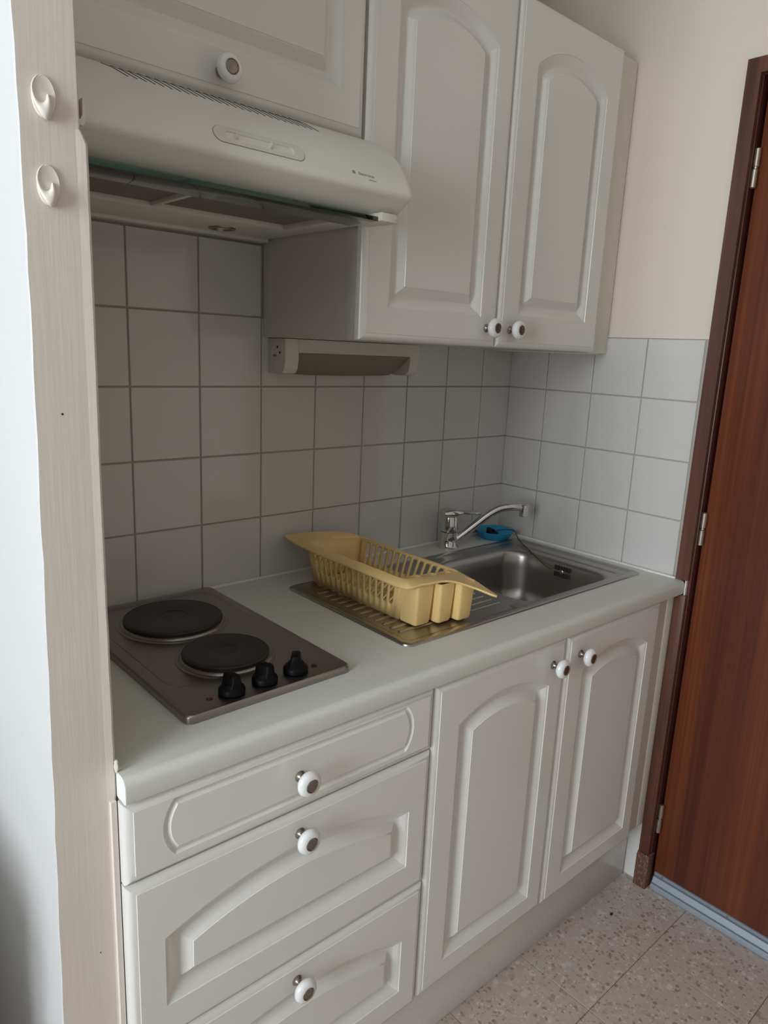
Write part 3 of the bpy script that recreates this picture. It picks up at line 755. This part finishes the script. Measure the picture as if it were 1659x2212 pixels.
# ------------------------------------------------------------------ cooker hood
hd = thing('cooker_hood', 'white cooker hood with slider controls and glass visor, mounted above the hob', 'hood', (0.015, 0, 1.65))
HXL, HXR = -0.2660, 0.2985
prof = [(-.001, 1.7945), (-.345, 1.7940), (-.360, 1.7895), (-.385, 1.7790), (-.410, 1.7640), (-.435, 1.7420), (-.452, 1.7180), (-.4630, 1.6985), (-.4655, 1.6925), (-.4658, 1.6880), (-.4640, 1.6842), (-.4600, 1.6810), (-.448, 1.6730), (-.434, 1.6640), (-.426, 1.6595), (-.421, 1.6585), (-.412, 1.6585), (-.409, 1.672), (-.001, 1.672)]
def shrink(s): return [(-.23 + (y + .23) * s, 1.73 + (z - 1.73) * (1 - (1 - s) * 2.2)) for y, z in prof]
bm = NB(); loft(bm, [[(x, y, z) for y, z in shrink(s)] for x, s in ((HXL, .985), (HXL + .002, .995), (HXL + .006, 1), (HXR - .010, 1), (HXR - .004, .996), (HXR - .001, .990), (HXR, .984))], True, True)
link('shell', bm, M['hood'], hd, 42)
bm = NB(); box(bm, HXL + .001, HXR - .002, -.165, -.0005, 1.6560, 1.6720, .002); box(bm, HXL + .001, HXR - .002, -.030, -.0005, 1.6500, 1.657, .001)
link('rear_rail', bm, M['hood'], hd)
bm = NB(); box(bm, .2430, HXR - .002, -.412, -.165, 1.6560, 1.6720, .002); link('side_rail', bm, M['hood'], hd)
for x0, x1 in ((HXL + .002, -.0245), (-.0130, .2420)):
    bm = NB(); box(bm, x0, x1, -.4085, -.166, 1.6650, 1.6715, .001)
    fl = link('filter_panel', bm, M['filter'], hd)
bm = NB(); box(bm, -.0235, -.0140, -.4085, -.166, 1.6585, 1.6715, .0015); link('filter_bar', bm, M['hood'], hd)
bm = NB(); lathe(bm, [(.026, .0005), (.0255, -.0022), (.019, -.0030), (.0175, -.0005), (.0170, .001)], (.160, -.079, 1.6560), 'z', 32); ll = link('hood_lamp', bm, M['pewter'], hd)
bm = NB(); lathe(bm, [(.0165, -.0004), (.010, -.0014), (.002, -.0018)], (.160, -.079, 1.6560), 'z', 24); sub('lamp_lens', bm, M['ceramic'], ll)
bm = NB(); box(bm, HXL + .002, .2435, -.4425, -.3660, 1.6460, 1.6530, .0006); link('glass_visor', bm, M['greenglass'], hd)
bm = NB(); box(bm, .2440, .2780, -.4500, -.3780, 1.6465, 1.6600, .0015); box(bm, .2780, .2880, -.4450, -.405, 1.6475, 1.6600, .002); link('visor_bracket', bm, M['hoodplastic'], hd)
# surface frame of the front at the controls
def surf(z):
    for (y0, z0), (y1, z1) in zip(prof[1:], prof[2:]):
        if z1 <= z <= z0: return y0 + (y1 - y0) * (z - z0) / (z1 - z0)
def hood_mtx(x, z):
    d = .006; tz = Vector((0, surf(z + d) - surf(z - d), 2 * d)).normalized(); n = Vector((0, -tz.z, tz.y))
    mtx = Matrix.Identity(4); X_ = Vector((1, 0, 0))
    for i in range(3): mtx[i][0] = X_[i]; mtx[i][1] = tz[i]; mtx[i][2] = n[i]
    mtx.translation = Vector((x, surf(z), z)); return mtx
cm_ = hood_mtx(.0110, 1.7135)
bm = NB()
def st(hw, hh, z, n=8): return rrect(-hw, hw, -hh, hh, hh * .98, z, n)
loft(bm, [st(.0735, .0125, -.001), st(.0735, .0125, .0008), st(.0725, .0115, .0014), st(.0560, .0066, .0014), st(.0545, .0058, .0004), st(.0535, .0052, -.0022)], True, True)
bm.transform(cm_); cp_ = link('control_panel', bm, M['hoodplastic'], hd, 30)
bm = NB(); loft(bm, [st(.0741, .0131, -.001), st(.0741, .0131, .0004), st(.0700, .0100, .0004)], False, False); bm.transform(cm_); sub('seam', bm, M['pewter'] if False else M['diffuser'], cp_)
for x in (-.040, .016):
    bm = NB(); rr = [rrect(x - a_, x + a_, -b_, b_, a_ * .9, z, 4) for a_, b_, z in ((.0030, .0040, -.0024), (.0026, .0034, .0030), (.0016, .0022, .0055), (.0006, .0010, .0060))]
    loft(bm, rr, True, True); bm.transform(cm_); sub('slider', bm, M['hoodplastic'], cp_)
    bm = NB(); tube(bm, [(x - .006, -.001, -.0019), (x + .001, .0015, -.0019), (x + .010, .0012, -.0019), (x + .016, -.0025, -.0019)], .0005, 5); bm.transform(cm_); sub('printed_scale', bm, M['print'], cp_)
bm = NB(); tube(bm, [(-.0115, -.002, -.0019), (-.0115, .002, -.0019)], .00035, 5); tube(bm, [(-.0085, .0015, -.0019), (-.0105, 0, -.0019), (-.0070, -.0015, -.0019)], .00035, 5); bm.transform(cm_); sub('printed_symbol', bm, M['print'], cp_)
lm = hood_mtx(.1975, 1.7065)
text_mesh('logo', 'Electrolux', .0072, M['print'], hd, lm @ Matrix.Translation((.004, 0, .0003)), 1.08)
bm = NB(); box(bm, -.0240, -.0185, -.0024, .0030, .0001, .0004); bm.transform(lm); link('logo_emblem', bm, M['print'], hd)
bm = NB()
for k in range(7): box(bm, .007 + k * .0023, .0085 + k * .0023, -.0088, -.0072, .0001, .0003)
bm.transform(lm); link('logo_small_line', bm, M['print'], hd)
def zsurf(y):
    for (y0, z0), (y1, z1) in zip(prof[1:], prof[2:]):
        if y1 <= y <= y0: return z0 + (z1 - z0) * (y - y0) / (y1 - y0)
for k in range(26):
    x = -.1760 + .0121 * k
    rr = []
    for q in range(6):
        y = -.3700 - .0350 * q / 5; w = .0014 * (1 - .5 * q / 5); xx = x + .0200 * q / 5; z = zsurf(y)
        rr.append([(xx - w, y - .0003, z - .001), (xx - w, y - .0003, z + .00045), (xx + w, y - .0003, z + .00045), (xx + w, y - .0003, z - .001)])
    bm = NB(); loft(bm, rr, True, True); link('vent_slot', bm, M['dark'], hd)

# ------------------------------------------------------------------ light and socket unit under the wall cabinet
lu = thing('light_unit', 'white plastic strip light with end socket, under the wall cabinet', 'light', (0.52, 0, 1.378))
UX0, UX1 = 0.3180, 0.7230
bm = NB()
def usec(x, s):
    return [(x, -.0003, 1.3795), (x, -.040 * s, 1.3780), (x, -.056 * s, 1.3815), (x, -.064 * s, 1.3900), (x, -.068 * s, 1.410), (x, -.068 * s, 1.4545), (x, -.0003, 1.4545)]
def scoop(x):
    return [(x, -.0003, 1.3795), (x, -.012, 1.3800), (x, -.022, 1.3880), (x, -.034, 1.4020), (x, -.050, 1.4160), (x, -.0660, 1.4255), (x, -.0003, 1.4545)]
loft(bm, [usec(UX0, .97), usec(UX0 + .003, 1), usec(.345, 1), usec(.3520, 1), ], True, True)
loft(bm, [usec(.6900, 1), usec(UX1 - .003, 1), usec(UX1, .97)], True, True)
loft(bm, [[(x, -.0003, 1.4255), (x, -.0660, 1.4255), (x, -.068, 1.4275), (x, -.068, 1.4545), (x, -.0003, 1.4545)] for x in (.3515, .6905)], True, True)
link('housing', bm, M['switch'], lu, 30)
bm = NB()
sec = []
for x, k in ((.3521, .62), (.372, .96), (.42, 1), (.52, 1.03), (.63, 1), (.668, .96), (.6899, .62)):
    sec.append([(x, -.0006, 1.4250), (x, -.0006, 1.4250 - .050 * k), (x, -.016, 1.4250 - .049 * k), (x, -.032, 1.4250 - .041 * k), (x, -.046, 1.4250 - .028 * k), (x, -.057, 1.4250 - .013 * k), (x, -.0630, 1.4250)])
loft(bm, sec, True, True); link('diffuser', bm, M['diffuser'], lu, 50)
sx_, sy_, sz_ = UX0, -.036, 1.4255
bm = NB(); lathe(bm, [(.0222, -.002), (.0222, .0010), (.0205, .0016), (.0188, .0010), (.0180, .0004)], (sx_, sy_, sz_), '-x', 32); so = link('socket', bm, M['switch'], lu)
bm = NB()
for dy, dz in ((.0, .0105), (-.0095, -.001)): lathe(bm, [(.0029, .0), (.0029, .0008)], (sx_, sy_ + dy, sz_ + dz), '-x', 12)
sub('socket_hole', bm, M['dark'], so)
bm = NB(); lathe(bm, [(.0022, 0), (.0022, .006), (.001, .0075)], (sx_, sy_ + .006, sz_ - .008), '-x', 10); sub('earth_pin', bm, M['pewter'], so)

# ------------------------------------------------------------------ hooks on the partition
def hook(label, x, z, y, s):
    h = thing('wall_hook', label, 'hook', (x, y, z), group='oval hooks on the partition end')
    bm = NB(); a, b_ = .0115 * s, .0200 * s
    loft(bm, [[(x + a * k * math.cos(2 * PI * q / 40), y - d, z + b_ * k * math.sin(2 * PI * q / 40)) for q in range(40)] for k, d in ((1, 0), (1, .0018), (.95, .0028), (.80, .0022), (.4, .0016))], True, True)
    link('back_plate', bm, M['hookplastic'], h, 50)
    lip_ = [(455, 322, 456, 323, .0012), (385, 385, 408, 395, .0018), (350, 490, 381, 480, .0024), (358, 600, 388, 560, .0032), (395, 720, 410, 620, .0050), (450, 810, 440, 652, .0072), (510, 865, 470, 660, .0088),
            (560, 862, 500, 652, .0098), (605, 810, 522, 630, .0104), (622, 720, 536, 600, .0104), (612, 620, 543, 570, .0100), (595, 560, 550, 548, .0096), (574, 538, 562, 539, .0092)]
    f = lambda px, pz: (x + (px - 503) / 156 * a, z + (590 - pz) / 272 * b_)
    o_ = spline([(*f(q[0], q[1]), q[4]) for q in lip_], 4); i_ = spline([(*f(q[2], q[3]), q[4]) for q in lip_], 4)
    bm = NB(); rr = []
    for p, q in zip(o_, i_):
        row = []
        for t_, hh in ((0, .0), (.04, .40), (.16, .78), (.40, 1), (.66, 1.0), (.88, .85), (.98, .55), (1.0, .0)):
            v = p.lerp(q, t_); e_ = .0016 + v.z * .85 * hh; row.append((v.x - .30 * e_, y - e_, v.y - .26 * e_))
        rr.append(row)
    loft(bm, rr, True, True); link('hook_lip', bm, M['hookplastic'], h, 60)
hook('white oval wall hook, upper of two on the beige partition end', -0.3120, 1.6730, -0.5651, 1.0)
hook('white oval wall hook, lower of two on the beige partition end', -0.3120, 1.5905, -0.5651, .98)
h = thing('cup_hook', 'small cream hook beside the cooker hood, inside the niche edge', 'hook', (-.277, -.552, 1.655))
bm = NB(); box(bm, -.2769, -.2752, -.560, -.544, 1.655, 1.690, .0005); link('back_plate', bm, M['hoodplastic'], h)
bm = NB(); pr = [(-.2755, 1.657), (-.2755, 1.662), (-.2730, 1.6635), (-.2712, 1.668), (-.2706, 1.684), (-.2690, 1.684), (-.2678, 1.668), (-.2690, 1.6590), (-.2715, 1.657)]
loft(bm, [[(x, y, z) for x, z in pr] for y in (-.558, -.546)], True, True); link('hook_arm', bm, M['pillar'], h)

# ------------------------------------------------------------------ unseen cupboard, added to shade the foot of the partition's white side
lc = thing('shade_cupboard', 'unseen low white two-door cupboard, added left of the partition to shade its side', 'cupboard', (-.92, -.24, 0))
bm = NB(); carcass(bm, -1.25, -.59, -.515, -.012, .06, .75); link('carcass', bm, M['carcass'], lc)
bm = NB(); box(bm, -1.26, -.58, -.545, -.010, .7505, .772, .003); link('top', bm, M['carcass'], lc)
bm = NB(); box(bm, -1.24, -.60, -.500, -.485, .0005, .0595); link('foot_rail', bm, M['carcass'], lc)
for x0, x1, kx in ((-1.25, -.922, -.96), (-.918, -.59, -.88)):
    bm = NB(); box(bm, x0, x1, -.5325, -.5155, .062, .748, .002); d = link('door', bm, M['lacquer'], lc); knob(d, kx, .64, -.5325)

# ------------------------------------------------------------------ speck on the floor
bm = NB(); rr = []
for k, z in ((.9, .0003), (1, .0015), (.6, .0030)): rr.append([(1.003 + .0058 * k * math.cos(q), -.625 + .0036 * k * math.sin(q) * (1 + .25 * math.cos(3 * q)), z) for q in [2 * PI * i / 12 for i in range(12)]])
loft(bm, rr, True, True); tag(link('speck', bm, M['dark']), 'tiny dark speck lying on the terrazzo floor near the door', 'speck')

for o in D.objects:
    if '_base' in o: del o['_base']
